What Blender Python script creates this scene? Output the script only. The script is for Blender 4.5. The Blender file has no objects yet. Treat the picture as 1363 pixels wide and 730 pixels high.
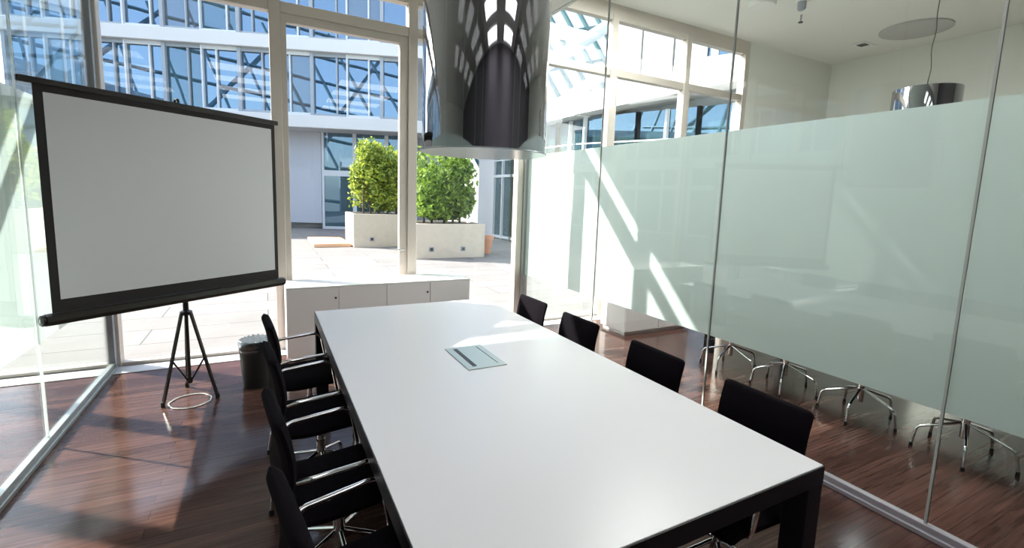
import bpy, bmesh, math, random
from mathutils import Vector, Matrix
random.seed(7)
sc = bpy.context.scene
COL = sc.collection
PI = math.pi
R = math.radians

# ------------------------------------------------------------------ materials
def new_mat(name):
    m = bpy.data.materials.new(name); m.use_nodes = True
    nt = m.node_tree
    for n in list(nt.nodes): nt.nodes.remove(n)
    out = nt.nodes.new('ShaderNodeOutputMaterial')
    return m, nt, out

def node(nt, t, **kw):
    n = nt.nodes.new(t)
    for k, v in kw.items():
        if k in n.inputs.keys(): n.inputs[k].default_value = v
        else: setattr(n, k, v)
    return n

def pbr(name, col, rough=.5, metal=0, spec=.5, noise=0, nscale=20, bump=0, coat=0):
    m, nt, out = new_mat(name)
    b = node(nt, 'ShaderNodeBsdfPrincipled')
    b.inputs['Base Color'].default_value = (*col, 1); b.inputs['Roughness'].default_value = rough
    b.inputs['Metallic'].default_value = metal; b.inputs['Specular IOR Level'].default_value = spec
    b.inputs['Coat Weight'].default_value = coat
    nt.links.new(b.outputs[0], out.inputs[0])
    if noise or bump:
        tc = node(nt, 'ShaderNodeTexCoord')
        nz = node(nt, 'ShaderNodeTexNoise'); nz.inputs['Scale'].default_value = nscale; nz.inputs['Detail'].default_value = 5
        nt.links.new(tc.outputs['Object'], nz.inputs['Vector'])
        if noise:
            mx = node(nt, 'ShaderNodeMix', data_type='RGBA')
            mx.inputs[6].default_value = (*[c * (1 - noise) for c in col], 1)
            mx.inputs[7].default_value = (*[min(1, c * (1 + noise)) for c in col], 1)
            nt.links.new(nz.outputs['Fac'], mx.inputs[0]); nt.links.new(mx.outputs[2], b.inputs['Base Color'])
        if bump:
            bp = node(nt, 'ShaderNodeBump'); bp.inputs['Strength'].default_value = bump; bp.inputs['Distance'].default_value = .01
            nt.links.new(nz.outputs['Fac'], bp.inputs['Height']); nt.links.new(bp.outputs[0], b.inputs['Normal'])
    return m

def mat_wood():
    m, nt, out = new_mat('dark_wood_floor')
    b = node(nt, 'ShaderNodeBsdfPrincipled'); nt.links.new(b.outputs[0], out.inputs[0])
    tc = node(nt, 'ShaderNodeTexCoord')
    br = node(nt, 'ShaderNodeTexBrick'); br.offset = .37; br.offset_frequency = 2
    br.inputs['Scale'].default_value = 1; br.inputs['Brick Width'].default_value = 1.5; br.inputs['Row Height'].default_value = .075
    br.inputs['Mortar Size'].default_value = .0012; br.inputs['Mortar Smooth'].default_value = .3
    br.inputs['Color1'].default_value = (.125, .062, .049, 1); br.inputs['Color2'].default_value = (.070, .034, .028, 1); br.inputs['Mortar'].default_value = (.03, .013, .01, 1)
    nt.links.new(tc.outputs['Object'], br.inputs['Vector'])
    mp = node(nt, 'ShaderNodeMapping'); mp.inputs['Scale'].default_value = (1.2, 26, 1); nt.links.new(tc.outputs['Object'], mp.inputs['Vector'])
    nz = node(nt, 'ShaderNodeTexNoise'); nz.inputs['Scale'].default_value = 2.4; nz.inputs['Detail'].default_value = 6; nt.links.new(mp.outputs[0], nz.inputs['Vector'])
    rp = node(nt, 'ShaderNodeValToRGB'); rp.color_ramp.elements[0].position = .32; rp.color_ramp.elements[0].color = (.62, .62, .62, 1)
    rp.color_ramp.elements[1].position = .72; rp.color_ramp.elements[1].color = (1.3, 1.3, 1.3, 1); nt.links.new(nz.outputs['Fac'], rp.inputs[0])
    mx = node(nt, 'ShaderNodeMix', data_type='RGBA', blend_type='MULTIPLY'); mx.inputs[0].default_value = 1
    nt.links.new(br.outputs['Color'], mx.inputs[6]); nt.links.new(rp.outputs[0], mx.inputs[7]); nt.links.new(mx.outputs[2], b.inputs['Base Color'])
    b.inputs['Roughness'].default_value = .14; b.inputs['Specular IOR Level'].default_value = .45
    bp = node(nt, 'ShaderNodeBump'); bp.inputs['Strength'].default_value = .07; bp.inputs['Distance'].default_value = .003
    nt.links.new(nz.outputs['Fac'], bp.inputs['Height']); nt.links.new(bp.outputs[0], b.inputs['Normal'])
    return m

def mat_paving():
    m, nt, out = new_mat('pale_paving')
    b = node(nt, 'ShaderNodeBsdfPrincipled'); nt.links.new(b.outputs[0], out.inputs[0])
    tc = node(nt, 'ShaderNodeTexCoord')
    br = node(nt, 'ShaderNodeTexBrick'); br.inputs['Scale'].default_value = 1; br.inputs['Brick Width'].default_value = 2.4; br.inputs['Row Height'].default_value = .6
    br.inputs['Mortar Size'].default_value = .008
    br.inputs['Color1'].default_value = (.275, .26, .247, 1); br.inputs['Color2'].default_value = (.24, .23, .22, 1); br.inputs['Mortar'].default_value = (.125, .12, .115, 1)
    nt.links.new(tc.outputs['Object'], br.inputs['Vector'])
    nz = node(nt, 'ShaderNodeTexNoise'); nz.inputs['Scale'].default_value = 1.3; nz.inputs['Detail'].default_value = 6; nt.links.new(tc.outputs['Object'], nz.inputs['Vector'])
    rp = node(nt, 'ShaderNodeValToRGB'); rp.color_ramp.elements[0].color = (.8, .8, .8, 1); rp.color_ramp.elements[1].color = (1.15, 1.15, 1.15, 1); nt.links.new(nz.outputs['Fac'], rp.inputs[0])
    mx = node(nt, 'ShaderNodeMix', data_type='RGBA', blend_type='MULTIPLY'); mx.inputs[0].default_value = 1
    nt.links.new(br.outputs['Color'], mx.inputs[6]); nt.links.new(rp.outputs[0], mx.inputs[7]); nt.links.new(mx.outputs[2], b.inputs['Base Color'])
    b.inputs['Roughness'].default_value = .9; b.inputs['Specular IOR Level'].default_value = .15
    return m

def mat_glass(name, tint, r0=.04, rough=0.0, gain=1.0):
    """thin architectural pane: clear, tinted, with a mirror reflection that grows at grazing angles"""
    m, nt, out = new_mat(name)
    tr = node(nt, 'ShaderNodeBsdfTransparent'); tr.inputs[0].default_value = (*tint, 1)
    gl = node(nt, 'ShaderNodeBsdfGlossy'); gl.inputs['Color'].default_value = (1, 1, 1, 1); gl.inputs['Roughness'].default_value = rough
    lw = node(nt, 'ShaderNodeLayerWeight'); lw.inputs[0].default_value = .5
    pw = node(nt, 'ShaderNodeMath', operation='POWER'); pw.inputs[1].default_value = 5; nt.links.new(lw.outputs['Facing'], pw.inputs[0])
    ma = node(nt, 'ShaderNodeMath', operation='MULTIPLY_ADD'); ma.inputs[1].default_value = (1 - r0) * gain; ma.inputs[2].default_value = r0
    nt.links.new(pw.outputs[0], ma.inputs[0])
    mx = node(nt, 'ShaderNodeMixShader'); nt.links.new(ma.outputs[0], mx.inputs[0]); nt.links.new(tr.outputs[0], mx.inputs[1]); nt.links.new(gl.outputs[0], mx.inputs[2])
    nt.links.new(mx.outputs[0], out.inputs[0])
    return m

def mat_frost():
    m, nt, out = new_mat('frosted_film')
    d = node(nt, 'ShaderNodeBsdfDiffuse'); d.inputs[0].default_value = (.84, .885, .88, 1)
    t = node(nt, 'ShaderNodeBsdfTranslucent'); t.inputs[0].default_value = (.88, .935, .925, 1)
    mx = node(nt, 'ShaderNodeMixShader'); mx.inputs[0].default_value = .55
    nt.links.new(d.outputs[0], mx.inputs[1]); nt.links.new(t.outputs[0], mx.inputs[2])
    tr = node(nt, 'ShaderNodeBsdfTransparent'); tr.inputs[0].default_value = (.85, .95, .92, 1)
    m2 = node(nt, 'ShaderNodeMixShader'); m2.inputs[0].default_value = .06
    nt.links.new(mx.outputs[0], m2.inputs[1]); nt.links.new(tr.outputs[0], m2.inputs[2])
    nt.links.new(m2.outputs[0], out.inputs[0])
    return m

def mat_leaf(name, c1, c2):
    m, nt, out = new_mat(name)
    g = node(nt, 'ShaderNodeNewGeometry')
    mx = node(nt, 'ShaderNodeMix', data_type='RGBA'); mx.inputs[6].default_value = (*c1, 1); mx.inputs[7].default_value = (*c2, 1)
    nt.links.new(g.outputs['Random Per Island'], mx.inputs[0])
    d = node(nt, 'ShaderNodeBsdfPrincipled'); d.inputs['Roughness'].default_value = .45; nt.links.new(mx.outputs[2], d.inputs['Base Color'])
    t = node(nt, 'ShaderNodeBsdfTranslucent'); nt.links.new(mx.outputs[2], t.inputs[0])
    ms = node(nt, 'ShaderNodeMixShader'); ms.inputs[0].default_value = .45
    nt.links.new(d.outputs[0], ms.inputs[1]); nt.links.new(t.outputs[0], ms.inputs[2]); nt.links.new(ms.outputs[0], out.inputs[0])
    return m

def mat_facade_glass(name, col, refl):
    m, nt, out = new_mat(name)
    d = node(nt, 'ShaderNodeBsdfDiffuse'); d.inputs[0].default_value = (*col, 1)
    gl = node(nt, 'ShaderNodeBsdfGlossy'); gl.inputs['Color'].default_value = (.24, .35, .48, 1); gl.inputs['Roughness'].default_value = .01
    fr = node(nt, 'ShaderNodeMixShader'); fr.inputs[0].default_value = refl
    tc = node(nt, 'ShaderNodeTexCoord'); nz = node(nt, 'ShaderNodeTexNoise'); nz.inputs['Scale'].default_value = .6
    nt.links.new(tc.outputs['Object'], nz.inputs['Vector'])
    bp = node(nt, 'ShaderNodeBump'); bp.inputs['Strength'].default_value = .02; bp.inputs['Distance'].default_value = .1
    nt.links.new(nz.outputs['Fac'], bp.inputs['Height']); nt.links.new(bp.outputs[0], gl.inputs['Normal'])
    nt.links.new(d.outputs[0], fr.inputs[1]); nt.links.new(gl.outputs[0], fr.inputs[2]); nt.links.new(fr.outputs[0], out.inputs[0])
    return m

def mat_emit(name, col, s):
    m, nt, out = new_mat(name)
    e = node(nt, 'ShaderNodeEmission'); e.inputs[0].default_value = (*col, 1); e.inputs[1].default_value = s
    nt.links.new(e.outputs[0], out.inputs[0]); return m

M = dict(
    wood=mat_wood(), paving=mat_paving(),
    glass=mat_glass('clear_glass', (.94, .975, .958), .032),
    outer_glass=mat_glass('window_glass', (.975, .985, .985), .03),
    frost=mat_frost(),
    ceiling=pbr('ceiling_plaster', (.84, .86, .81), .8),
    wall=pbr('wall_plaster', (.82, .84, .79), .8),
    rear=pbr('rear_wall_plaster', (.15, .14, .16), .6),
    frame=pbr('beige_window_frame', (.62, .56, .50), .4, .2),
    alu=pbr('brushed_aluminium', (.42, .44, .43), .4, .7),
    base=pbr('pale_base_rail', (.46, .44, .48), .4, .3),
    joint=pbr('glass_joint', (.5, .53, .5), .4),
    white_top=pbr('white_laminate', (.68, .66, .68), .28, 0, .32),
    black=pbr('black_lacquer', (.006, .005, .009), .45, 0, .25),
    fabric=pbr('black_fabric', (.006, .0045, .0065), .9, 0, .06, .25, 220, .25),
    chrome=pbr('chrome', (.86, .86, .87), .07, 1),
    mirror=pbr('smoked_chrome', (.46, .46, .49), .035, 1, .5),
    rubber=pbr('black_plastic', (.015, .015, .016), .5),
    case=pbr('black_metal_case', (.022, .018, .016), .35, .2),
    screen=pbr('matt_white_screen', (.64, .635, .65), .9, 0, .1),
    border=pbr('black_screen_border', (.015, .012, .013), .8),
    cabinet=pbr('pale_lacquer_cabinet', (.86, .80, .81), .35),
    cabinet_top=pbr('white_lacquer_top', (.80, .79, .78), .25),
    gap=pbr('dark_gap', (.05, .05, .05), .7),
    liner=mat_glass('clear_bag', (.62, .68, .72), .16, .12),
    flap=pbr('anodised_flap', (.42, .47, .44), .35, .4),
    disc=pbr('satin_glass_disc', (.30, .36, .37), .2),
    band=pbr('white_facade_band', (.62, .62, .61), .6),
    mullion=pbr('pale_mullion', (.62, .65, .67), .5),
    panel=pbr('grey_facade_panel', (.48, .50, .55), .5, 0, .5, .05, 1),
    column=pbr('grey_column', (.32, .36, .40), .5),
    pane_blue=mat_facade_glass('blue_pane', (.02, .05, .08), .62),
    pane_teal=mat_facade_glass('teal_pane', (.05, .10, .11), .42),
    pane_grey=mat_facade_glass('grey_pane', (.12, .13, .13), .4),
    concrete=pbr('cream_concrete', (.60, .54, .44), .8, 0, .3, .1, 9, .15),
    soil=pbr('dark_soil', (.05, .035, .025), .9),
    leaf=mat_leaf('hedge_leaf', (.06, .14, .015), (.60, .68, .10)),
    leaf_dark=mat_leaf('hedge_leaf_deep', (.03, .10, .01), (.42, .60, .09)),
    stem=pbr('hedge_stem', (.12, .08, .05), .8),
    terracotta=pbr('terracotta', (.62, .30, .18), .7),
    orange_wood=pbr('orange_decking', (.78, .46, .27), .6, 0, .3, .1, 12),
    white_steel=pbr('white_steel', (.82, .82, .82), .45),
    lattice=pbr('dark_teal_steel', (.08, .14, .17), .45, .3),
    sill=pbr('pale_threshold', (.60, .62, .66), .4),
    roof_glass=mat_glass('roof_glass', (.86, .95, .97), .05),
    teal_bar=pbr('teal_roof_bar', (.07, .16, .18), .5),
    speaker=pbr('grey_disc', (.52, .53, .51), .8),
    shell=pbr('building_shell', (.5, .52, .54), .8),
    lamp_off=pbr('ceiling_lamp_glass', (.85, .86, .84), .3),
    fill_light=mat_emit('luminous_fill', (1, .97, .97), 2.5),  # emission of the added fill panels in this room
    fill_bright=mat_emit('bright_fill', (1, .99, .97), 20.5),  # stronger emission for the fill panels added next door
    warm=mat_emit('lamp_bulb', (1, .95, .88), 6),
)

# ------------------------------------------------------------------ mesh helpers
def bx(bm, lo, hi, bev=0, seg=2):
    """axis aligned box from corner lo to corner hi, optionally with rounded edges"""
    v = [bm.verts.new((x, y, z)) for x in (lo[0], hi[0]) for y in (lo[1], hi[1]) for z in (lo[2], hi[2])]
    fs = [bm.faces.new([v[i] for i in q]) for q in ((0, 1, 3, 2), (4, 6, 7, 5), (0, 4, 5, 1), (2, 3, 7, 6), (0, 2, 6, 4), (1, 5, 7, 3))]
    if bev:
        es = list({e for f in fs for e in f.edges})
        bmesh.ops.bevel(bm, geom=es, offset=bev, segments=seg, affect='EDGES', profile=.5)
    return v

def beam(bm, a, b, w, h, up=Vector((0, 0, 1))):
    """rectangular bar from a to b"""
    a, b = Vector(a), Vector(b); t = (b - a).normalized()
    s = t.cross(up)
    if s.length < 1e-4: s = t.cross(Vector((1, 0, 0)))
    s.normalize(); u = s.cross(t)
    v = []
    for p in (a, b):
        for i, j in ((-1, -1), (1, -1), (1, 1), (-1, 1)):
            v.append(bm.verts.new(p + s * (i * w / 2) + u * (j * h / 2)))
    for q in ((3, 2, 1, 0), (4, 5, 6, 7), (0, 1, 5, 4), (1, 2, 6, 5), (2, 3, 7, 6), (3, 0, 4, 7)): bm.faces.new([v[i] for i in q])

def tube(bm, pts, r, n=10, cap=True, radii=None, closed=False):
    pts = [Vector(p) for p in pts]; N = len(pts); rings = []
    t0 = (pts[1] - pts[0]).normalized()
    ref = Vector((0, 0, 1)) if abs(t0.z) < .9 else Vector((1, 0, 0))
    u = t0.cross(ref).normalized()
    for i, p in enumerate(pts):
        if closed: t = (pts[(i + 1) % N] - pts[i - 1]).normalized()
        else: t = (pts[min(i + 1, N - 1)] - pts[max(i - 1, 0)]).normalized()
        u = (u - t * u.dot(t)).normalized(); w = t.cross(u)
        rr = radii[i] if radii else r
        rings.append([bm.verts.new(p + (u * math.cos(2 * PI * k / n) + w * math.sin(2 * PI * k / n)) * rr) for k in range(n)])
    for i in range(N if closed else N - 1):
        A, B = rings[i], rings[(i + 1) % N]
        for k in range(n): bm.faces.new((A[k], A[(k + 1) % n], B[(k + 1) % n], B[k]))
    if cap and not closed: bm.faces.new(rings[0][::-1]); bm.faces.new(rings[-1])

def lathe(bm, prof, n=32, c=(0, 0, 0), cap0=True, cap1=True):
    rings = [[bm.verts.new((c[0] + r * math.cos(2 * PI * k / n), c[1] + r * math.sin(2 * PI * k / n), c[2] + z)) for k in range(n)] for r, z in prof]
    for A, B in zip(rings, rings[1:]):
        for k in range(n): bm.faces.new((A[k], A[(k + 1) % n], B[(k + 1) % n], B[k]))
    if cap0: bm.faces.new(rings[0][::-1])
    if cap1: bm.faces.new(rings[-1])

def bend(pts, r=.04, n=5):
    """round the corners of a polyline"""
    pts = [Vector(p) for p in pts]; out = [pts[0]]
    for a, b, c in zip(pts, pts[1:], pts[2:]):
        d = min(r, (b - a).length * .48, (c - b).length * .48)
        p, q = b + (a - b).normalized() * d, b + (c - b).normalized() * d
        for k in range(n + 1):
            t = k / n; out.append(p * (1 - t) ** 2 + b * 2 * t * (1 - t) + q * t * t)
    return out + [pts[-1]]

def obj(name, bm, m, parent=None, smooth=False, loc=None):
    bmesh.ops.recalc_face_normals(bm, faces=bm.faces[:])
    me = bpy.data.meshes.new(name); bm.to_mesh(me); bm.free()
    if smooth:
        me.polygons.foreach_set('use_smooth', [True] * len(me.polygons))
        try: me.set_sharp_from_angle(angle=R(40))
        except Exception: pass
    o = bpy.data.objects.new(name, me); COL.objects.link(o)
    me.materials.append(m)
    if parent: o.parent = parent
    if loc: o.location = loc
    return o

def BM(): return bmesh.new()
def box(name, lo, hi, m, parent=None, bev=0, seg=2, smooth=None):
    bm = BM(); bx(bm, lo, hi, bev, seg)
    return obj(name, bm, m, parent, smooth=bool(bev) if smooth is None else smooth)

def tag(o, label, cat, group=None, kind=None):
    o['label'] = label; o['category'] = cat
    if group: o['group'] = group
    if kind: o['kind'] = kind
    return o

def thing(name, label, cat, loc=(0, 0, 0), rz=0, group=None):
    o = bpy.data.objects.new(name, None); COL.objects.link(o)
    o.location = loc; o.rotation_euler = (0, 0, rz); o.empty_display_size = .1
    return tag(o, label, cat, group)

def struct(o, label=None, cat=None):
    o['kind'] = 'structure'
    if label: o['label'] = label
    if cat: o['category'] = cat
    return o

def sempty(name, label, cat):
    o = bpy.data.objects.new(name, None); COL.objects.link(o); o.empty_display_size = .1
    return struct(o, label, cat)

def dup(root, loc, rz, label, group=None):
    r = root.copy(); COL.objects.link(r); r.location = loc; r.rotation_euler = (0, 0, rz)
    r['label'] = label
    if group: r['group'] = group
    for ch in list(root.children):
        c = ch.copy(); COL.objects.link(c); c.parent = r
        for g in list(ch.children):
            d = g.copy(); COL.objects.link(d); d.parent = c
    return r

# ------------------------------------------------------------------ dimensions (metres)
XL, XR, YB = -1.24, 2.948, 5.29          # left glass wall, right glass partition, window wall
ZF0, ZF1 = .66, 2.17                     # frosted band
ZC, ZC2 = 3.74, 4.25                     # ceilings of this room and of the next
YR = -2.7                                # rear wall
XFL, XFR = -8.2, 9.25

# ------------------------------------------------------------------ camera
cam = bpy.data.cameras.new('camera'); co = bpy.data.objects.new('camera', cam); COL.objects.link(co)
cam.sensor_width = 36; cam.lens = 622.82 / 1363 * 36; cam.shift_y = -(365 - 342.17) / 1363; cam.clip_start = .02; cam.clip_end = 500
right = Vector((.8851059, -.46414732, .0339825)); fwd = Vector((.46452613, .87665898, -.12523784)); up = Vector((.02833775, .12663451, .99154459))
mw = Matrix(((right.x, up.x, -fwd.x, 0), (right.y, up.y, -fwd.y, 0), (right.z, up.z, -fwd.z, 1.6428), (0, 0, 0, 1)))
co.matrix_world = mw
sc.camera = co

# ------------------------------------------------------------------ room shell
struct(box('floor', (XFL, YR, -.12), (XFR, YB + .06, 0), M['wood']), 'dark reddish brown strip wood floor running through the glass rooms', 'floor')
bm = BM()
bx(bm, (XFL - .1, YR - .1, ZC), (XR + .05, YB - .02, ZC2 + .25))
bx(bm, (XR + .05, YR - .1, ZC2), (XFR + .1, YB + .1, ZC2 + .25))
struct(obj('ceiling', bm, M['ceiling']), 'smooth pale ceiling, stepped higher over the neighbouring room', 'ceiling')
struct(box('ground', (-40, YB + .06, -.14), (45, 60, -.02), M['paving']), 'pale paved terrace outside the window wall', 'terrace')
struct(box('wall_rear', (XFL, YR - .1, 0), (XFR, YR, ZC2), M['rear']), 'grey plaster wall behind the camera', 'wall')
struct(box('wall_far_right', (XFR, YR, 0), (XFR + .1, YB + .1, ZC2), M['wall']), 'plain pale wall of the neighbouring room seen through clear glass', 'wall')
struct(box('wall_far_left', (XFL - .1, YR, 0), (XFL, YB + .1, ZC2), M['wall']), 'plain pale wall at the far end of the adjoining room', 'wall')
struct(box('wall_back', (6.98, YB - .06, 0), (XFR, YB + .06, ZC2), M['wall']), 'pale wall beyond the last window of the neighbouring room', 'wall')

def glass_wall(name, label, x, side, joints, ztop):
    """row of clear glass panels with a frosted band, side = +1 puts the film on the +x face"""
    root = sempty(name, label, 'glass wall')
    for a, b in zip(joints, joints[1:]):
        p = box('glass_panel', (x - .006, a + .006, .06), (x + .006, b - .006, ztop), M['glass'], root)
        fx = x + side * .0075
        box('frosted_film', (fx - .0006, a + .006, ZF0), (fx + .0006, b - .006, ZF1), M['frost'], p)
    for j in joints[1:-1]:
        box('glass_joint', (x - .006, j - .006, .06), (x + .006, j + .006, ztop), M['frost' if x < 0 else 'joint'], root)
    return root
JY = [YR, -1.87, -.46, .945, 2.34, 3.765, YB - .055]
glass_wall('wall_right', 'clear glass partition with a frosted band, on the side away from the screen', XR, 1, JY, ZC)
glass_wall('wall_left', 'clear glass partition with a frosted band, beside the projection screen', XL, -1, JY, ZC)
d2 = sempty('streak_door', 'pale door in the wall behind the camera', 'door')  # unseen door, added so the mirrored pendant reflects a lighter streak
box('door_leaf', (.25, YR + .002, .01), (1.15, YR + .04, 2.2), M['wall'], d2, .004, 1)
bm = BM(); bx(bm, (.17, YR + .002, 0), (.25, YR + .06, 2.28)); bx(bm, (1.15, YR + .002, 0), (1.23, YR + .06, 2.28)); bx(bm, (.25, YR + .002, 2.2), (1.15, YR + .06, 2.28))
obj('door_frame', bm, M['alu'], d2)
bm = BM(); tube(bm, bend([(.34, YR + .04, 1.03), (.34, YR + .09, 1.03), (.47, YR + .09, 1.03)], .02), .009, 8); obj('door_handle', bm, M['alu'], d2, True)
def base_rail(name, x, label):
    bm = BM(); bx(bm, (x - .036, YR, 0), (x + .036, YB - .06, .03), .004, 1); bx(bm, (x - .02, YR, .03), (x + .02, YB - .06, .062), .003, 1)
    return struct(obj(name, bm, M['base'] if x > 0 else M['alu']), label, 'base rail')
base_rail('baseboard_right', XR, 'pale metal base rail under the right glass partition')
base_rail('baseboard_left', XL, 'metal base rail under the left glass partition')

# window wall -------------------------------------------------------------
ZT0, ZT1 = 3.33, 3.43                    # transom
posts = [-8.2, -6.85, -5.46, -4.06, -2.65, XL, .13, 1.475, 2.868, 4.23, 5.62, 6.93]
for i, (a, b) in enumerate(zip(posts, posts[1:])):
    door = abs(a - .13) < .01
    nm = 'door_1' if door else 'window_%d' % (i + 1 if a < .13 else i)
    top = ZC if b <= XR else 4.12
    root = sempty(nm, 'tall glazed terrace door in a beige frame' if door else 'tall window bay of the glazed facade in a beige frame', 'door' if door else 'window')
    bm = BM()
    pw = .055 if not .1 < b < 1.6 else .06
    bx(bm, (a - .05, YB - .06, 0), (a + .05, YB + .06, top), .004, 1)                     # left post
    if i == len(posts) - 2: bx(bm, (b - .05, YB - .06, 0), (b + .05, YB + .06, top), .004, 1)
    bx(bm, (a + .05, YB - .05, ZT0), (b - .05, YB + .05, ZT1), .004, 1)                   # transom
    bx(bm, (a + .05, YB - .04, 0), (b - .05, YB + .04, .035))
    bx(bm, (a + .05, YB - .05, top - .07), (b - .05, YB + .05, top))
    obj('window_frame', bm, M['frame'], root)
    if door:
        bm = BM()
        for lo, hi in (((a + .05, .05), (a + .1, ZT0)), ((b - .14, .05), (b - .05, ZT0)), ((a + .1, .05), (b - .14, .13)), ((a + .1, ZT0 - .08), (b - .14, ZT0))):
            bx(bm, (lo[0], YB - .035, lo[1]), (hi[0], YB + .035, hi[1]), .003, 1)
        leaf = obj('door_leaf', bm, M['frame'], root)
        box('door_pane', (a + .1, YB - .008, .13), (b - .14, YB + .008, ZT0 - .08), M['outer_glass'], leaf)
        bm = BM(); tube(bm, bend([(b - .095, YB - .035, 1.02), (b - .095, YB - .09, 1.02), (b - .22, YB - .09, 1.02)], .02), .009, 8)
        obj('door_handle', bm, M['alu'], leaf, True)
    else:
        box('pane', (a + .05, YB - .008, .05), (b - .05, YB + .008, ZT0), M['outer_glass'], root)
    box('pane', (a + .05, YB - .008, ZT1), (b - .05, YB + .008, top - .07), M['outer_glass'], root)
    if top > ZC:                                                                         # inner casement bars of the next room
        bm = BM(); bx(bm, (a + .05, YB - .035, 0.05), (a + .1, YB + .035, ZT0)); obj('casement_bar', bm, M['frame'], root)
struct(box('trim_1', (XR - .05, YB - .075, 0), (XR + .05, YB - .02, ZC), M['alu'], None, .004), 'slim metal corner post where the partition meets the windows', 'post')
struct(box('trim_2', (XL - .025, YB - .12, 0), (XL + .025, YB - .06, ZC), M['column'], None, .004), 'metal corner post behind the projection screen', 'post')
struct(box('trim_4', (XFL, YB - .25, 0), (6.9, YB - .06, .006), M['sill']), 'pale threshold strip along the foot of the windows', 'threshold')
struct(box('trim_3', (XR + .05, YB - .05, 4.12), (6.98, YB + .06, ZC2), M['frame']), 'head rail over the windows of the neighbouring room', 'rail')

# ------------------------------------------------------------------ conference table
def make_table(label, x0, x1, y0, y1, flap=True):
    cx, cy = (x0 + x1) / 2, (y0 + y1) / 2; w, l = (x1 - x0) / 2, (y1 - y0) / 2
    t = thing('conference_table', label, 'table', (cx, cy, 0))
    box('tabletop', (-w + .004, -l + .004, .728), (w - .004, l - .004, .742), M['white_top'], t, .0015, 1)
    bm = BM()
    e = .03
    bx(bm, (-w, -l, .672), (w, -l + e, .738)); bx(bm, (-w, l - e, .672), (w, l, .738))
    bx(bm, (-w, -l + e, .672), (-w + e, l - e, .738)); bx(bm, (w - e, -l + e, .672), (w, l - e, .738))
    bx(bm, (-w + e, -l + e, .70), (w - e, l - e, .727))
    obj('frame', bm, M['black'], t)
    for sx in (-1, 1):
        for sy in (-1, 1):
            bm = BM(); a, b = (w - .085, w) ; c, d = (l - .085, l)
            bx(bm, (min(sx * a, sx * b), min(sy * c, sy * d), 0), (max(sx * a, sx * b), max(sy * c, sy * d), .672), .003, 1)
            obj('leg', bm, M['black'], t)
    return t
TX0, TX1, TY0, TY1 = .308, 1.728, .843, 3.74
tbl = make_table('long white-topped table on a black frame with the metal cable flap', TX0, TX1, TY0, TY1)
cx, cy = (TX0 + TX1) / 2, (TY0 + TY1) / 2
f = box('cable_flap', (.915 - cx, 2.165 - cy, .742), (1.14 - cx, 2.53 - cy, .747), M['flap'], tbl, .001, 1)
f['label'] = 'greenish metal cable flap'
box('brush_strip', (.955 - cx, 2.20 - cy, .747), (.978 - cx, 2.50 - cy, .7485), M['rubber'], f)
box('hinge_line', (1.10 - cx, 2.20 - cy, .747), (1.104 - cx, 2.50 - cy, .7478), M['gap'], f)

# ------------------------------------------------------------------ meeting chairs
def upholstered(path, width, thick, corner_w=.018):
    """padded strip following a side profile path [(x, z)], rounded at its rims"""
    bm = BM(); P = [Vector((x, 0, z)) for x, z in path]
    n = len(P); rows = []
    ny = 10
    L = [0]
    for a, b in zip(P, P[1:]): L.append(L[-1] + (b - a).length)
    for i, p in enumerate(P):
        t = (P[min(i + 1, n - 1)] - P[max(i - 1, 0)]).normalized(); nr = Vector((-t.z, 0, t.x))
        e = min(L[i], L[-1] - L[i])                                  # distance from an end: narrower and thinner there
        k = min(1, e / .02); sh = math.sqrt(max(0, 1 - (1 - k) ** 2))
        w = width / 2 - corner_w * (1 - sh); th = thick / 2 * (.35 + .65 * sh)
        ring = []
        for s in (1, -1):
            for j in range(ny + 1):
                u = -1 + 2 * j / ny; u *= s
                ed = math.sqrt(max(0, 1 - abs(u) ** 6))
                y = u * w
                ring.append(bm.verts.new(p + nr * (s * th * (.3 + .7 * ed)) + Vector((0, y, 0))))
        rows.append(ring)
    for A, B in zip(rows, rows[1:]):
        m = len(A)
        for k in range(m): bm.faces.new((A[k], A[(k + 1) % m], B[(k + 1) % m], B[k]))
    bm.faces.new(rows[0][::-1]); bm.faces.new(rows[-1])
    return bm

def smooth_path(keys, n=22):
    out = []
    K = [Vector(k) for k in keys]
    for i in range(n):
        t = i / (n - 1) * (len(K) - 1); j = min(int(t), len(K) - 2); t -= j
        p0, p1, p2, p3 = K[max(j - 1, 0)], K[j], K[j + 1], K[min(j + 2, len(K) - 1)]
        q = .5 * (2 * p1 + (p2 - p0) * t + (2 * p0 - 5 * p1 + 4 * p2 - p3) * t * t + (-p0 + 3 * p1 - 3 * p2 + p3) * t ** 3)
        out.append((q.x, q.y))
    return out

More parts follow.
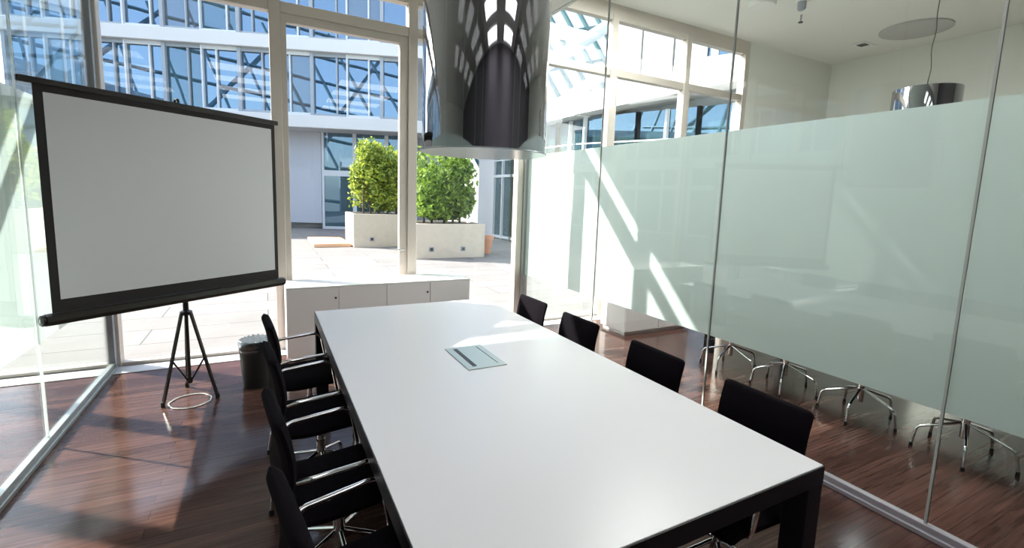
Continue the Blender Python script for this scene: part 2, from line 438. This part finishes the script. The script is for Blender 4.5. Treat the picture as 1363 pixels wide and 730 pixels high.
def make_chair(label, group):
    t = thing('meeting_chair', label, 'chair', (0, 0, 0), 0, group)
    obj('seat', upholstered(smooth_path([(-.205, .462), (-.1, .448), (.05, .452), (.16, .456), (.225, .440)], 40), .445, .066), M['fabric'], t, True)
    obj('backrest', upholstered(smooth_path([(-.195, .475), (-.215, .54), (-.205, .63), (-.215, .73), (-.243, .838)], 40), .40, .05), M['fabric'], t, True)
    for s in (-1, 1):
        bm = BM()
        tube(bm, bend([(-.185, s * .205, .615), (-.155, s * .238, .635), (.115, s * .246, .650), (.150, s * .240, .44), (.09, s * .12, .418), (.0, s * .05, .415)], .055), .0105, 10)
        obj('armrest', bm, M['chrome'], t, True)
    bm = BM(); bx(bm, (-.09, -.09, .405), (.09, .09, .422), .006, 1); obj('seat_plate', bm, M['black'], t)
    bm = BM(); lathe(bm, [(.022, .125), (.024, .135), (.024, .30), (.019, .302), (.019, .41)], 18); obj('column', bm, M['chrome'], t, True)
    for k in range(5):
        a = 2 * PI * k / 5 - .314; c, s = math.cos(a), math.sin(a)
        bm = BM(); tube(bm, bend([(c * .015, s * .015, .232), (c * .255, s * .255, .150), (c * .272, s * .272, .028)], .03), .0088, 9)
        lg = obj('leg', bm, M['chrome'], t, True)
        bm = BM(); lathe(bm, [(.0105, 0), (.012, .005), (.0098, .03)], 12, (c * .2735, s * .2735, 0)); obj('glide', bm, M['rubber'], lg, True)
    return t

LC = [(.262, 1.31, 9), (.24, 1.925, 6), (.235, 2.60, 6), (.232, 3.22, 5)]
RC = [(1.66, 1.19, 180), (1.66, 1.84, 179), (1.665, 2.55, 181), (1.67, 3.20, 181)]
NC = [(4.165, 1.21, 2), (4.165, 1.845, -8), (4.15, 2.45, 8), (4.15, 3.02, -5)]
gl, gr, gn = 'black chairs along the screen side of the table', 'black chairs along the glass partition side', 'chairs in the neighbouring room'
ll = ['black armchair nearest the camera in the row on the projection screen side, mostly cut off',
      'black chrome-armed chair on the projection screen side, second from the camera',
      'black chrome-armed chair on the projection screen side, third from the camera',
      'black chrome-armed chair on the projection screen side, farthest, next to the waste bin']
rl = ['black chair tucked under the table by the glass partition, nearest the camera, its back largest',
      'black chair tucked under the table by the glass partition, second from the camera',
      'black chair tucked under the table by the glass partition, third from the camera',
      'black chair tucked under the far end of the table by the partition, its back smallest']
nl = ['chair behind the frosted glass showing chrome spider legs, nearest the camera',
      'chair behind the frosted glass showing chrome spider legs, second from the camera',
      'chair behind the frosted glass showing chrome spider legs, third from the camera',
      'chair behind the frosted glass showing chrome spider legs, farthest, beside the black table leg']
ch0 = None
for spots, labs, g in ((LC, ll, gl), (RC, rl, gr), (NC, nl, gn)):
    for (x, y, a), lab in zip(spots, labs):
        if ch0 is None:
            ch0 = make_chair(lab, g); ch0.location = (x, y, 0); ch0.rotation_euler = (0, 0, R(a))
        else: dup(ch0, (x, y, 0), R(a), lab, g)

# table in the neighbouring room
make_table('white-topped table on black legs behind the frosted glass partition', 4.335, 5.755, .6, 3.50)

# ------------------------------------------------------------------ projection screen on its tripod
SX, SY, SA, SW = -.54, 4.25, R(36.96), .825
ps = thing('projection_screen', 'portable projection screen with black border on a black tripod', 'projection screen', (SX, SY, 0), SA)
bm = BM()                                    # local x along the screen, local -y towards the viewer
prof = [(-.030, .775), (-.036, .80), (-.030, .835), (.0, .845), (.030, .835), (.034, .80), (.026, .775), (0, .768)]
rings = [[bm.verts.new((x, y, z)) for y, z in prof] for x in (-SW, SW)]
for k in range(8): bm.faces.new((rings[0][k], rings[0][(k + 1) % 8], rings[1][(k + 1) % 8], rings[1][k]))
bm.faces.new(rings[0]); bm.faces.new(rings[1][::-1])
case = obj('case', bm, M['case'], ps)
for s in (-1, 1):
    bm = BM(); lathe(bm, [(.030, 0), (.034, .004), (.034, .018), (.028, .022)], 20)
    for v in bm.verts: v.co = Vector((s * (SW + v.co.z), v.co.x, .806 + v.co.y))
    obj('end_cap', bm, M['case'], case, True)
    bm = BM(); lathe(bm, [(.012, .022), (.012, .026)], 14)
    for v in bm.verts: v.co = Vector((s * (SW + v.co.z), v.co.x, .806 + v.co.y))
    obj('cap_screw', bm, M['alu'], case, True)
FW = SW - .035
box('border', (-FW, -.004, .845), (FW, -.002, 2.215), M['border'], ps)
box('projection_surface', (-FW + .045, -.0055, .925), (FW - .035, -.0043, 2.165), M['screen'], ps, 0)['label'] = 'matt white projection surface'
bm = BM(); bx(bm, (-SW - .03, -.012, 2.205), (SW, .012, 2.243), .004, 1); obj('top_bar', bm, M['case'], ps)
bm = BM(); tube(bm, bend([(.0, .035, 2.20), (.0, .035, 2.268), (0, -.008, 2.268), (0, -.012, 2.245)], .015), .009, 8); obj('hanging_hook', bm, M['case'], ps, True)
bm = BM(); tube(bm, [(0, .035, .14), (0, .035, 2.25)], .013, 12); obj('pole', bm, M['case'], ps, True)
bm = BM(); lathe(bm, [(.018, .66), (.042, .665), (.042, .69), (.02, .70), (.019, .76)], 18, (0, .035, 0)); obj('tripod_collar', bm, M['case'], ps, True)
bm = BM(); lathe(bm, [(.012, .11), (.02, .115), (.02, .16), (.014, .165)], 16, (0, .035, 0)); obj('lower_collar', bm, M['case'], ps, True)
rotm = Matrix.Rotation(-SA, 3, 'Z')
hub = Vector((0, .035, 0))
for wx, wy in ((-.715, 4.135), (-.372, 4.175), (-.61, 4.50)):
    q = rotm @ Vector((wx - SX, wy - SY, 0)); dirv = (q - hub).normalized()
    top = hub + dirv * .036 + Vector((0, 0, .678)); foot = Vector((q.x, q.y, .012))
    bm = BM(); beam(bm, top, foot, .018, .018); lg = obj('leg', bm, M['case'], ps)
    bm = BM(); lathe(bm, [(.014, 0), (.016, .01), (.013, .04)], 12, (q.x, q.y, 0)); obj('rubber_foot', bm, M['rubber'], lg, True)
    mid = top.lerp(foot, .52)
    bm = BM(); beam(bm, hub + dirv * .018 + Vector((0, 0, .14)), mid, .008, .012); obj('brace', bm, M['case'], lg)

bm = BM()
tube(bm, [(.135 * math.cos(2 * PI * k / 48) + .003 * math.sin(k), .135 * math.sin(2 * PI * k / 48), .005 + .001 * (k % 2)) for k in range(48)], .0045, 8, closed=True)
rg = obj('floor_ring', bm, M['lamp_off'], None, True, (-.55, 4.17, 0)); tag(rg, 'thin white ring lying on the floor between the tripod feet', 'cable')  # thin pale ring laid flat on the floor

# ------------------------------------------------------------------ waste bin
wb = thing('waste_bin', 'round black waste bin with a clear bag folded over its rim', 'bin', (-.10, 4.33, 0))
bm = BM(); lathe(bm, [(.098, 0), (.102, .006), (.125, .33), (.118, .33), (.096, .02), (.0, .02)], 32, cap1=False); obj('bin_body', bm, M['rubber'], wb, True)
bm = BM()
n = 40; rings = []
for i, (r, z) in enumerate(((.1255, .315), (.130, .33), (.129, .37), (.124, .40), (.118, .405), (.110, .36), (.104, .2))):
    rings.append([bm.verts.new(((r + .004 * math.sin(7 * k) * (i > 1)) * math.cos(2 * PI * k / n), (r + .004 * math.cos(5 * k) * (i > 1)) * math.sin(2 * PI * k / n), z + .006 * math.sin(3 * k) * (i > 1))) for k in range(n)])
for A, B in zip(rings, rings[1:]):
    for k in range(n): bm.faces.new((A[k], A[(k + 1) % n], B[(k + 1) % n], B[k]))
obj('bag_liner', bm, M['liner'], wb, True)['label'] = 'clear plastic bag'

# ------------------------------------------------------------------ low cabinets
def cabinet(label, x0, x1, y0, y1, h, group):
    t = thing('storage_cabinet', label, 'cabinet', ((x0 + x1) / 2, (y0 + y1) / 2, 0), 0, group)
    w, dd = (x1 - x0) / 2, (y1 - y0) / 2
    bm = BM(); bx(bm, (-w, -dd + .02, .05), (w, dd, h - .02)); bx(bm, (-w + .03, -dd + .05, 0), (w - .03, dd - .02, .05)); obj('cabinet_body', bm, M['cabinet'], t)
    box('cabinet_top', (-w, -dd, h - .019), (w, dd, h), M['cabinet_top'], t, .0015, 1)
    for s in (-1, 1):
        d = box('cabinet_door', (min(s * .004, s * (w - .003)), -dd, .055), (max(s * .004, s * (w - .003)), -dd + .018, h - .021), M['cabinet'], t, .001, 1)
        if s < 0:
            bm = BM(); lathe(bm, [(.011, 0), (.011, .004), (.004, .004), (.004, .0045)], 16)
            for v in bm.verts: v.co = Vector((-.028 + v.co.x, -dd - v.co.z, h - .12 + v.co.y))
            obj('lock', bm, M['gap'], d, True)
    return t
cabinet('pale low two-door cabinet under the glazed door, the one next to the projection screen', .15, 1.082, 4.755, 5.19, .735, 'low cabinets along the windows')
cabinet('pale low two-door cabinet under the window, the one behind the far end of the table', 1.084, 2.0, 4.755, 5.19, .735, 'low cabinets along the windows')
cabinet('pale low cabinet behind the frosted partition, its base showing under the frosting', 3.86, 4.95, 4.26, 4.74, .735, None)

# ------------------------------------------------------------------ pendant lamps
def pendant(label, x, y, zc, z0):
    z1, r = z0 + .84, .308
    t = thing('pendant_lamp', label, 'lamp', (x, y, 0), 0, 'mirrored drum pendants')
    bm = BM(); lathe(bm, [(r - .006, z0 + .02), (r - .006, z1 - .01), (.05, z1 - .008), (.05, z1), (r - .004, z1), (r, z1 - .004), (r, z0), (r - .006, z0)], 96, cap0=False, cap1=False)
    # close the lower lip
    obj('shade', bm, M['mirror'], t, True)
    bm = BM(); lathe(bm, [(r + .008, z0 - .006), (r + .010, z0 - .003), (r + .008, z0), (r - .02, z0 + .002), (0.001, z0 + .002)], 96, cap1=False)
    obj('bottom_disc', bm, M['disc'], t, True)
    bm = BM(); lathe(bm, [(.05, z1 - .006), (.05, z1 + .03), (.02, z1 + .05)], 24); obj('cable_grip', bm, M['chrome'], t, True)
    bm = BM(); n = 26
    tube(bm, [(.012 * math.sin(i * .55) * min(1, i / 6, (n - 1 - i) / 4), .006 * math.cos(i * .8) * min(1, (n - 1 - i) / 4), z1 + .04 + (zc - z1 - .04) * i / (n - 1)) for i in range(n)], .005, 8)
    obj('cable', bm, M['gap'], t, True)
    bm = BM(); lathe(bm, [(.06, zc - .03), (.062, zc - .004), (.062, zc)], 24); obj('ceiling_rose', bm, M['chrome'], t, True)
pendant('large mirrored drum pendant hanging over the long white table', .985, 2.2, ZC, 1.862)
pendant('mirrored drum pendant on a thin cable beyond the glass partition', 6.62, 2.68, ZC2, 2.17)

# ------------------------------------------------------------------ fittings on the neighbouring ceiling
def ceil_disc(name, label, cat, x, y, r, h, m, grp=None):
    bm = BM(); lathe(bm, [(r * .93, ZC2 - h), (r, ZC2 - h * .6), (r, ZC2)], 40)
    return tag(obj(name, bm, m, None, True, (x, y, 0)), label, cat, grp)
ceil_disc('ceiling_speaker', 'large flat round disc on the neighbouring ceiling beside the pendant cable', 'speaker', 8.35, 3.62, .42, .03, M['speaker'])
ceil_disc('ceiling_light_or_fill', 'round glowing ceiling light cut by the top edge, over the neighbouring room', 'light', 5.75, 4.20, .16, .05, M['lamp_off'])
t = thing('smoke_detector', 'small cylindrical detector on the neighbouring ceiling', 'detector', (6.1, 3.9, 0))
bm = BM(); lathe(bm, [(.07, ZC2 - .02), (.075, ZC2)], 24); obj('detector_base', bm, M['lamp_off'], t, True)
bm = BM(); lathe(bm, [(.035, ZC2 - .12), (.05, ZC2 - .10), (.05, ZC2 - .02)], 24); obj('detector_body', bm, M['column'], t, True)
t = thing('sprinkler', 'tiny dark sprinkler head on the neighbouring ceiling', 'sprinkler', (6.55, 4.18, 0))
bm = BM(); lathe(bm, [(.012, ZC2 - .09), (.012, ZC2)], 12); obj('sprinkler_pipe', bm, M['alu'], t, True)
bm = BM(); lathe(bm, [(.03, ZC2 - .10), (.03, ZC2 - .09)], 16); obj('sprinkler_plate', bm, M['gap'], t, True)
t = thing('downlight', 'small recessed square downlight on the neighbouring ceiling', 'light', (8.5, 4.35, 0))
bm = BM(); bx(bm, (-.17, -.1, ZC2 - .012), (.17, .1, ZC2), .004, 1); obj('trim_ring', bm, M['lamp_off'], t)
bm = BM(); bx(bm, (-.1, -.06, ZC2 - .016), (.04, .06, ZC2 - .012)); obj('lamp_opening', bm, M['gap'], t)

# ------------------------------------------------------------------ terrace: planters, hedges, mat
def planter(label, x0, x1, y0, y1, h, lights, grp):
    t = thing('planter', label, 'planter', ((x0 + x1) / 2, (y0 + y1) / 2, -.02), 0, grp)
    w, d = (x1 - x0) / 2, (y1 - y0) / 2; k = .09
    bm = BM()
    bx(bm, (-w, -d, 0), (w, -d + k, h), .01, 1); bx(bm, (-w, d - k, 0), (w, d, h), .01, 1)
    bx(bm, (-w, -d + k, 0), (-w + k, d - k, h), .01, 1); bx(bm, (w - k, -d + k, 0), (w, d - k, h), .01, 1)
    obj('planter_box', bm, M['concrete'], t)
    box('soil', (-w + k, -d + k, .05), (w - k, d - k, h - .03), M['soil'], t)
    for lx in lights:
        lt = box('wall_light', (lx - (x0 + x1) / 2 - .07, -d - .02, .19), (lx - (x0 + x1) / 2 + .07, -d, .31), M['column'], t, .01, 1)
        box('light_lens', (lx - (x0 + x1) / 2 - .04, -d - .025, .21), (lx - (x0 + x1) / 2 + .04, -d - .02, .29), M['gap'], lt)
    return t
planter('cream concrete planter box farther away, seen through the glazed door', 2.36, 3.95, 14.75, 16.4, 1.02, [2.9], 'terrace planters')
planter('cream concrete planter box nearer the windows, under the bushier green hedge', 3.42, 5.36, 11.75, 13.0, .92, [3.83, 4.72], 'terrace planters')

def hedge(label, x0, x1, y0, y1, z0, z1, n, m, seed):
    rnd = random.Random(seed)
    t = thing('hedge', label, 'hedge', ((x0 + x1) / 2, (y0 + y1) / 2, z0), 0, 'clipped hedges in the planters')
    w, d, h = (x1 - x0) / 2, (y1 - y0) / 2, z1 - z0
    blobs = [(rnd.uniform(-w * .75, w * .75), rnd.uniform(-d * .7, d * .7), rnd.uniform(.12, h - .35), rnd.uniform(.34, .55)) for _ in range(34)]
    bm = BM()
    def put(p, s):
        nrm = Vector((rnd.gauss(0, 1), rnd.gauss(-.4, 1), rnd.gauss(.4, 1))).normalized(); a = nrm.orthogonal().normalized(); a.rotate(Matrix.Rotation(rnd.uniform(0, 6.28), 3, nrm)); b = nrm.cross(a)
        c = [p - a * s, p + b * s * .45 - nrm * s * .12, p + a * s, p - b * s * .45 - nrm * s * .12]
        vv = [bm.verts.new(q) for q in c]; bm.faces.new((vv[0], vv[1], vv[2])); bm.faces.new((vv[0], vv[2], vv[3]))
    k = 0
    while k < n:
        bxx, by, bz, br = rnd.choice(blobs)
        v = Vector((rnd.gauss(0, 1), rnd.gauss(0, 1), rnd.gauss(0, 1))).normalized() * br * rnd.uniform(.55, 1.05)
        p = Vector((bxx + v.x, by + v.y, bz + v.z * 1.05))
        if abs(p.x) > w or abs(p.y) > d or p.z < .115 or (p.z < .18 and (abs(p.x) > w - .42 or abs(p.y) > d - .2)) or p.z > h + rnd.uniform(-.1, .15): continue
        put(p, rnd.uniform(.05, .10)); k += 1
    obj('foliage', bm, M[m], t)
    for i in range(5):
        x = -w * .6 + i * w * .3; y = rnd.uniform(-d * .5, d * .5)
        bm = BM(); tube(bm, [(x, y, 0), (x + rnd.uniform(-.1, .1), y, h * .45), (x + rnd.uniform(-.2, .2), y + rnd.uniform(-.2, .2), h * .9)], .03, 7, radii=[.035, .025, .01]); obj('stem', bm, M['stem'], t, True)
hedge('tall hedge in the farther planter, yellowish green, seen through the glazed door', 2.42, 4.15, 14.9, 16.3, .975, 3.28, 9000, 'leaf', 3)
hedge('dense green hedge in the nearer planter, beside the window post', 3.50, 5.22, 11.85, 12.95, .875, 2.85, 9000, 'leaf_dark', 5)
mat_ = box('deck_platform', (1.25, 14.9, -.02), (2.3, 17.2, .09), M['orange_wood'], None, .01, 1); tag(mat_, 'low orange wooden platform beside the farther planter', 'platform')
fp = thing('flower_pot', 'small terracotta pot behind the nearer planter', 'pot', (5.75, 12.6, -.02))
bm = BM(); lathe(bm, [(.16, 0), (.24, .42), (.27, .42), (.27, .52), (.235, .52), (.22, .44), (0.01, .44)], 28, cap1=False); obj('pot_body', bm, M['terracotta'], fp, True)

# ------------------------------------------------------------------ office building across the courtyard
def facade(label, p0, p1, bay, floors, ground, setback, grp, seed, top):
    rnd = random.Random(seed)
    p0, p1 = Vector((*p0, 0)), Vector((*p1, 0)); L = (p1 - p0).length; ang = math.atan2(p1.y - p0.y, p1.x - p0.x)
    t = thing('office_building', label, 'building', (p0.x, p0.y, -.02), ang, grp)   # local +x along, local -y faces the courtyard
    nb = int(L / bay)
    box('building_shell', (0, 1.9, 0), (L, 8, top), M['shell'], t)
    for k, z in enumerate([f[0] for f in floors]):
        bm = BM(); bx(bm, (-.2, -.12, z - .5), (L + .2, 1.9, z), .02, 1); obj('floor_band', bm, M['band'], t)
    bm = BM(); bx(bm, (-.2, -.12, top - .5), (L + .2, 1.9, top), .02, 1); obj('floor_band', bm, M['band'], t)
    for z0, z1 in floors:
        for i in range(nb):
            a, b = i * bay, (i + 1) * bay; split = a + bay * rnd.choice((.62, .7, .38))
            bm = BM()
            w = .05
            thick = .13 if i % 2 == 0 else .06
            bx(bm, (a - thick / 2, .05, z0), (a + thick / 2, .2, z1)); bx(bm, (split - .03, .1, z0 + .12), (split + .03, .2, z1 - .12))
            bx(bm, (a + thick / 2, .1, z0), (b - .03, .2, z0 + .12)); bx(bm, (a + thick / 2, .1, z1 - .14), (b - .03, .2, z1))
            wf = obj('window', bm, M['column' if i % 2 == 0 else 'mullion'], t)
            box('window_pane', (a, .21, z0), (b, .24, z1), M[rnd.choice(('pane_blue', 'pane_blue', 'pane_blue', 'pane_teal', 'pane_grey'))], wf)
    for i in range(nb):
        a, b = i * bay, (i + 1) * bay
        if ground(i) == 'panel':
            box('wall_panel', (a + .02, setback, .25), (b - .02, setback + .1, floors[0][0] - .5), M['panel'], t, .008, 1)
        else:
            bm = BM(); bx(bm, (a, setback, 0), (a + .1, setback + .12, floors[0][0] - .5)); bx(bm, (b - .06, setback, 0), (b, setback + .12, floors[0][0] - .5)); bx(bm, (a + .1, setback, 2.35), (b - .06, setback + .12, 2.6))
            bx(bm, (a + .1, setback, 0), (b - .06, setback + .12, .12))
            wf = obj('ground_window', bm, M['mullion'], t)
            box('ground_pane', (a + .1, setback + .04, .12), (b - .06, setback + .07, floors[0][0] - .5), M['pane_teal'], wf)
    return t
facade('curved-looking office building with white floor bands and blue windows across the courtyard', (-8.52, 25.16), (6.9, 19.35), 1.38,
       [(4.72, 7.22), (7.72, 10.3)], lambda i: 'panel' if 5 <= i <= 7 or i < 2 else 'glass', 1.3, 'office blocks round the courtyard', 4, 10.9)

facade('low office wing closing the courtyard on the screen side', (-15.5, 6.2), (-11.2, 25.6), 1.6,
       [(3.9, 6.0)], lambda i: 'glass', .3, 'office blocks round the courtyard', 12, 7.0)
wing = thing('office_building', 'white office wing with a rising white band and teal windows, seen above the frosted partition', 'building', (8.2, 18.8, -.02), 0, 'office blocks round the courtyard')
def seg(p0, p1, z0, z1, kinds):
    o = Vector((8.2, 18.8, 0)); a, b = Vector((*p0, 0)) - o, Vector((*p1, 0)) - o
    t = (b - a).normalized(); nr = Vector((t.y, -t.x, 0)); L = (b - a).length; n = len(kinds)     # nr faces the courtyard
    Z = Vector((0, 0, 1))
    def slab(nm, s0, s1, za, zb, off, th, m, par):
        bm = BM(); p, q = a + t * s0 - nr * off, a + t * s1 - nr * off
        vs = [bm.verts.new(v) for v in (p + Z * za[0], q + Z * za[1], q + Z * zb[1], p + Z * zb[0], p - nr * th + Z * za[0], q - nr * th + Z * za[1], q - nr * th + Z * zb[1], p - nr * th + Z * zb[0])]
        for f in ((0, 1, 2, 3), (7, 6, 5, 4), (0, 4, 5, 1), (1, 5, 6, 2), (2, 6, 7, 3), (3, 7, 4, 0)): bm.faces.new([vs[k] for k in f])
        return obj(nm, bm, m, par)
    slab('floor_band', -.1, L + .1, (z0, z1), (z0 + .55, z1 + .55), -.45, 2.2, M['band'], wing)
    slab('building_shell', 0, L, (0, 0), (z0, z1), .6, 2.0, M['shell'], wing)
    for k, kd in enumerate(kinds):
        s0, s1 = L * k / n, L * (k + 1) / n; zt = min(z0, z1)
        if kd == 'p': slab('wall_panel', s0 + .01, s1 - .01, (0, 0), (zt, zt), 0, .2, M['band'], wing)
        else:
            bm = BM(); p, q = a + t * s0, a + t * s1
            for u, v in ((p, p + Z * zt), (q, q + Z * zt), (p + Z * .1, q + Z * .1), (p + Z * 2.5, q + Z * 2.5), (p.lerp(q, .5), p.lerp(q, .5) + Z * zt)): beam(bm, u + t * .04, v + t * .04, .08, .1)
            wf = obj('window', bm, M['mullion'], wing)
            slab('window_pane', s0, s1, (.1, .1), (zt, zt), .06, .03, M['pane_teal'], wf)
            bm = BM()
            for hh in (3.05, 3.3): beam(bm, p + nr * .4 + Z * hh, q + nr * .4 + Z * hh, .04, .04)
            obj('railing', bm, M['mullion'], wing)
seg((8.2, 18.8), (8.55, 11.8), 4.1, 4.12, 'pgggg')
seg((8.55, 11.8), (10.5, 7.2), 4.14, 4.62, 'ggg')
def wbox(nm, pts, z0, z1, m):
    bm = BM(); o = Vector((8.2, 18.8, 0)); n = len(pts)
    lo = [bm.verts.new(Vector((x, y, z0)) - o) for x, y in pts]; hi = [bm.verts.new(Vector((x, y, z1)) - o) for x, y in pts]
    bm.faces.new(lo[::-1]); bm.faces.new(hi)
    for k in range(n): bm.faces.new((lo[k], lo[(k + 1) % n], hi[(k + 1) % n], hi[k]))
    return obj(nm, bm, m, wing)
def along(k): return (9.15 + k * (11.3 - 9.15), 11.4 + k * (7.6 - 11.4))
for k0, k1 in ((0, .19), (.205, .395), (.41, .60)):                      # tall white cladding panels, then a glazed part
    (xa, ya), (xb, yb_) = along(k0), along(k1)
    wbox('wall_panel', [(xa, ya), (xb, yb_), (xb + 1.2, yb_ + .6), (xa + 1.2, ya + .6)], 4.95, 7.6, M['band'])
(xa, ya), (xb, yb_) = along(.605), along(1.2)
pn = wbox('window_pane', [(xa + .05, ya), (xb + .05, yb_), (xb + 1.2, yb_ + .6), (xa + 1.2, ya + .6)], 5.0, 7.6, M['pane_blue'])
for k in (.62, .8, 1.0): 
    x_, y_ = along(k); wbox('mullion', [(x_ - .02, y_ - .04), (x_ + .06, y_ - .2), (x_ + .14, y_ - .16), (x_ + .06, y_)], 4.9, 7.6, M['band'])
(xa, ya), (xb, yb_) = along(.6), along(1.25)
wbox('floor_band', [(xa - .15, ya), (xb - .15, yb_), (xb + 1, yb_ + .5), (xa + 1, ya + .5)], 5.0, 5.5, M['band'])

# sloping glass roof behind the wing
gr_ = thing('glass_roof', 'sloping glazed roof with teal bars above the office wing, seen beside the big pendant', 'roof', (13, 20.5, 0))
O = Vector((0, 0, 4.0)); V1 = Vector((-.98, .9, 2.23)).normalized(); U1 = Vector((1, 0, .31)).normalized(); N1 = U1.cross(V1)
bm = BM(); vv = [bm.verts.new(O + U1 * i + V1 * j + N1 * .06) for i, j in ((-4, 0), (9, 0), (9, 11), (-4, 11))]; bm.faces.new(vv)
bmesh.ops.solidify(bm, geom=bm.faces[:], thickness=.02); obj('roof_pane', bm, M['roof_glass'], gr_)
for i in range(-4, 10):
    bm = BM(); beam(bm, O + U1 * i, O + U1 * i + V1 * 11, .15, .2, N1); obj('glazing_bar', bm, M['teal_bar'], gr_)
for j in range(0, 12, 2):
    bm = BM(); beam(bm, O - U1 * 4 + V1 * (j + .4) - N1 * .1, O + U1 * 9 + V1 * (j + .4) - N1 * .1, .13, .16, N1); obj('cross_bar', bm, M['teal_bar'], gr_)
for z_ in (4.6, 6.9):
    bm = BM(); tube(bm, [(-4.2, -.4, z_ - 1.2), (6.5, -.4, z_ + 6.2)], .3, 14); obj('roof_truss', bm, M['white_steel'], gr_, True)

# ------------------------------------------------------------------ glazed atrium roof on the far side of the courtyard (mirrored in the office windows)
bm = BM()
C0 = Vector((-21, -3, 8)); U = Vector((.745, -.667, 0)); V = Vector((-.667 * .6, -.745 * .6, .8)).normalized(); Nn = U.cross(V)
for i in range(-7, 8):
    beam(bm, C0 + U * (i * 3.6 + 3) - V * 9, C0 + U * (i * 3.6 - 4) + V * 16, .22, .3, Nn)
for j in range(-2, 5):
    beam(bm, C0 - U * 24 + V * (j * 4.2 + 4), C0 + U * 24 + V * (j * 4.2 - 4), .18, .3, Nn)
for i in (-9, -3, 3, 9):
    beam(bm, C0 + U * (i * 2 - 6) - V * 9 + Nn * .8, C0 + U * (i * 2 + 8) + V * 16 + Nn * .8, .3, .4, Nn)
struct(obj('roof_lattice', bm, M['lattice']), 'dark steel lattice of the glazed atrium roof', 'roof')

# ------------------------------------------------------------------ luminous ceiling panels, unseen, added to fill the rooms with light
def fill_panel(label, x, y, z, grp, sx=1.2, sy=.6, m='fill_light'):
    t = thing('ceiling_light_or_fill', label, 'light', (x, y, z), 0, grp)
    bm = BM()
    for lo, hi in (((-sx / 2, -sy / 2), (sx / 2, -sy / 2 + .02)), ((-sx / 2, sy / 2 - .02), (sx / 2, sy / 2)), ((-sx / 2, -sy / 2), (-sx / 2 + .02, sy / 2)), ((sx / 2 - .02, -sy / 2), (sx / 2, sy / 2))):
        bx(bm, (*lo, -.03), (*hi, 0))
    obj('panel_frame', bm, M['alu'], t)
    box('diffuser', (-sx / 2 + .02, -sy / 2 + .02, -.02), (sx / 2 - .02, sy / 2 - .02, -.005), M[m], t)
for y in (-2.2, -1.2, -.2, .8):
    for x in (-.2, 1.9): fill_panel('added luminous fill panel, out of view over the conference table room', x, y, ZC, 'added fill panels')
for y in (1.7, 3.0, 4.1):
    for x in (4.1, 7.4)[:1 if y > 1 else 2]: fill_panel('added luminous fill panel, out of view over the neighbouring room', x, y, ZC2, 'added fill panels next door', m='fill_bright')

# ------------------------------------------------------------------ lights
sun = bpy.data.lights.new('sun', 'SUN'); so = bpy.data.objects.new('sun', sun); COL.objects.link(so)
e = R(32.7); dv = Vector((.79 * math.cos(e), -.613 * math.cos(e), -math.sin(e)))
so.rotation_euler = dv.to_track_quat('-Z', 'Y').to_euler(); so.location = (-20, 20, 25)
sun.energy = 9; sun.angle = R(.6); sun.color = (1, .95, .88)

w = bpy.data.worlds.new('sky'); sc.world = w; w.use_nodes = True
nt = w.node_tree
for n_ in list(nt.nodes): nt.nodes.remove(n_)
out = nt.nodes.new('ShaderNodeOutputWorld'); bg = nt.nodes.new('ShaderNodeBackground'); sky = nt.nodes.new('ShaderNodeTexSky')
sky.sky_type = 'NISHITA'; sky.sun_disc = False; sky.sun_elevation = e; sky.sun_rotation = R(-52); sky.air_density = 1.0; sky.dust_density = 1.6; sky.ozone_density = 1.5
bg.inputs[1].default_value = .42
mxs = nt.nodes.new('ShaderNodeMix'); mxs.data_type = 'RGBA'; mxs.inputs[0].default_value = .35; mxs.inputs[7].default_value = (3.2, 3.3, 3.4, 1)
nt.links.new(sky.outputs[0], mxs.inputs[6]); nt.links.new(mxs.outputs[2], bg.inputs[0]); nt.links.new(bg.outputs[0], out.inputs[0])

sc.view_settings.view_transform = 'Standard'; sc.view_settings.look = 'None'; sc.view_settings.exposure = .82; sc.view_settings.gamma = 1; sc.view_settings.use_curve_mapping = False
cy_ = sc.cycles
cy_.max_bounces = 14; cy_.diffuse_bounces = 6; cy_.glossy_bounces = 6; cy_.transmission_bounces = 8; cy_.transparent_max_bounces = 32
cy_.caustics_reflective = False; cy_.caustics_refractive = False; cy_.sample_clamp_indirect = 6
cy_.use_denoising = True
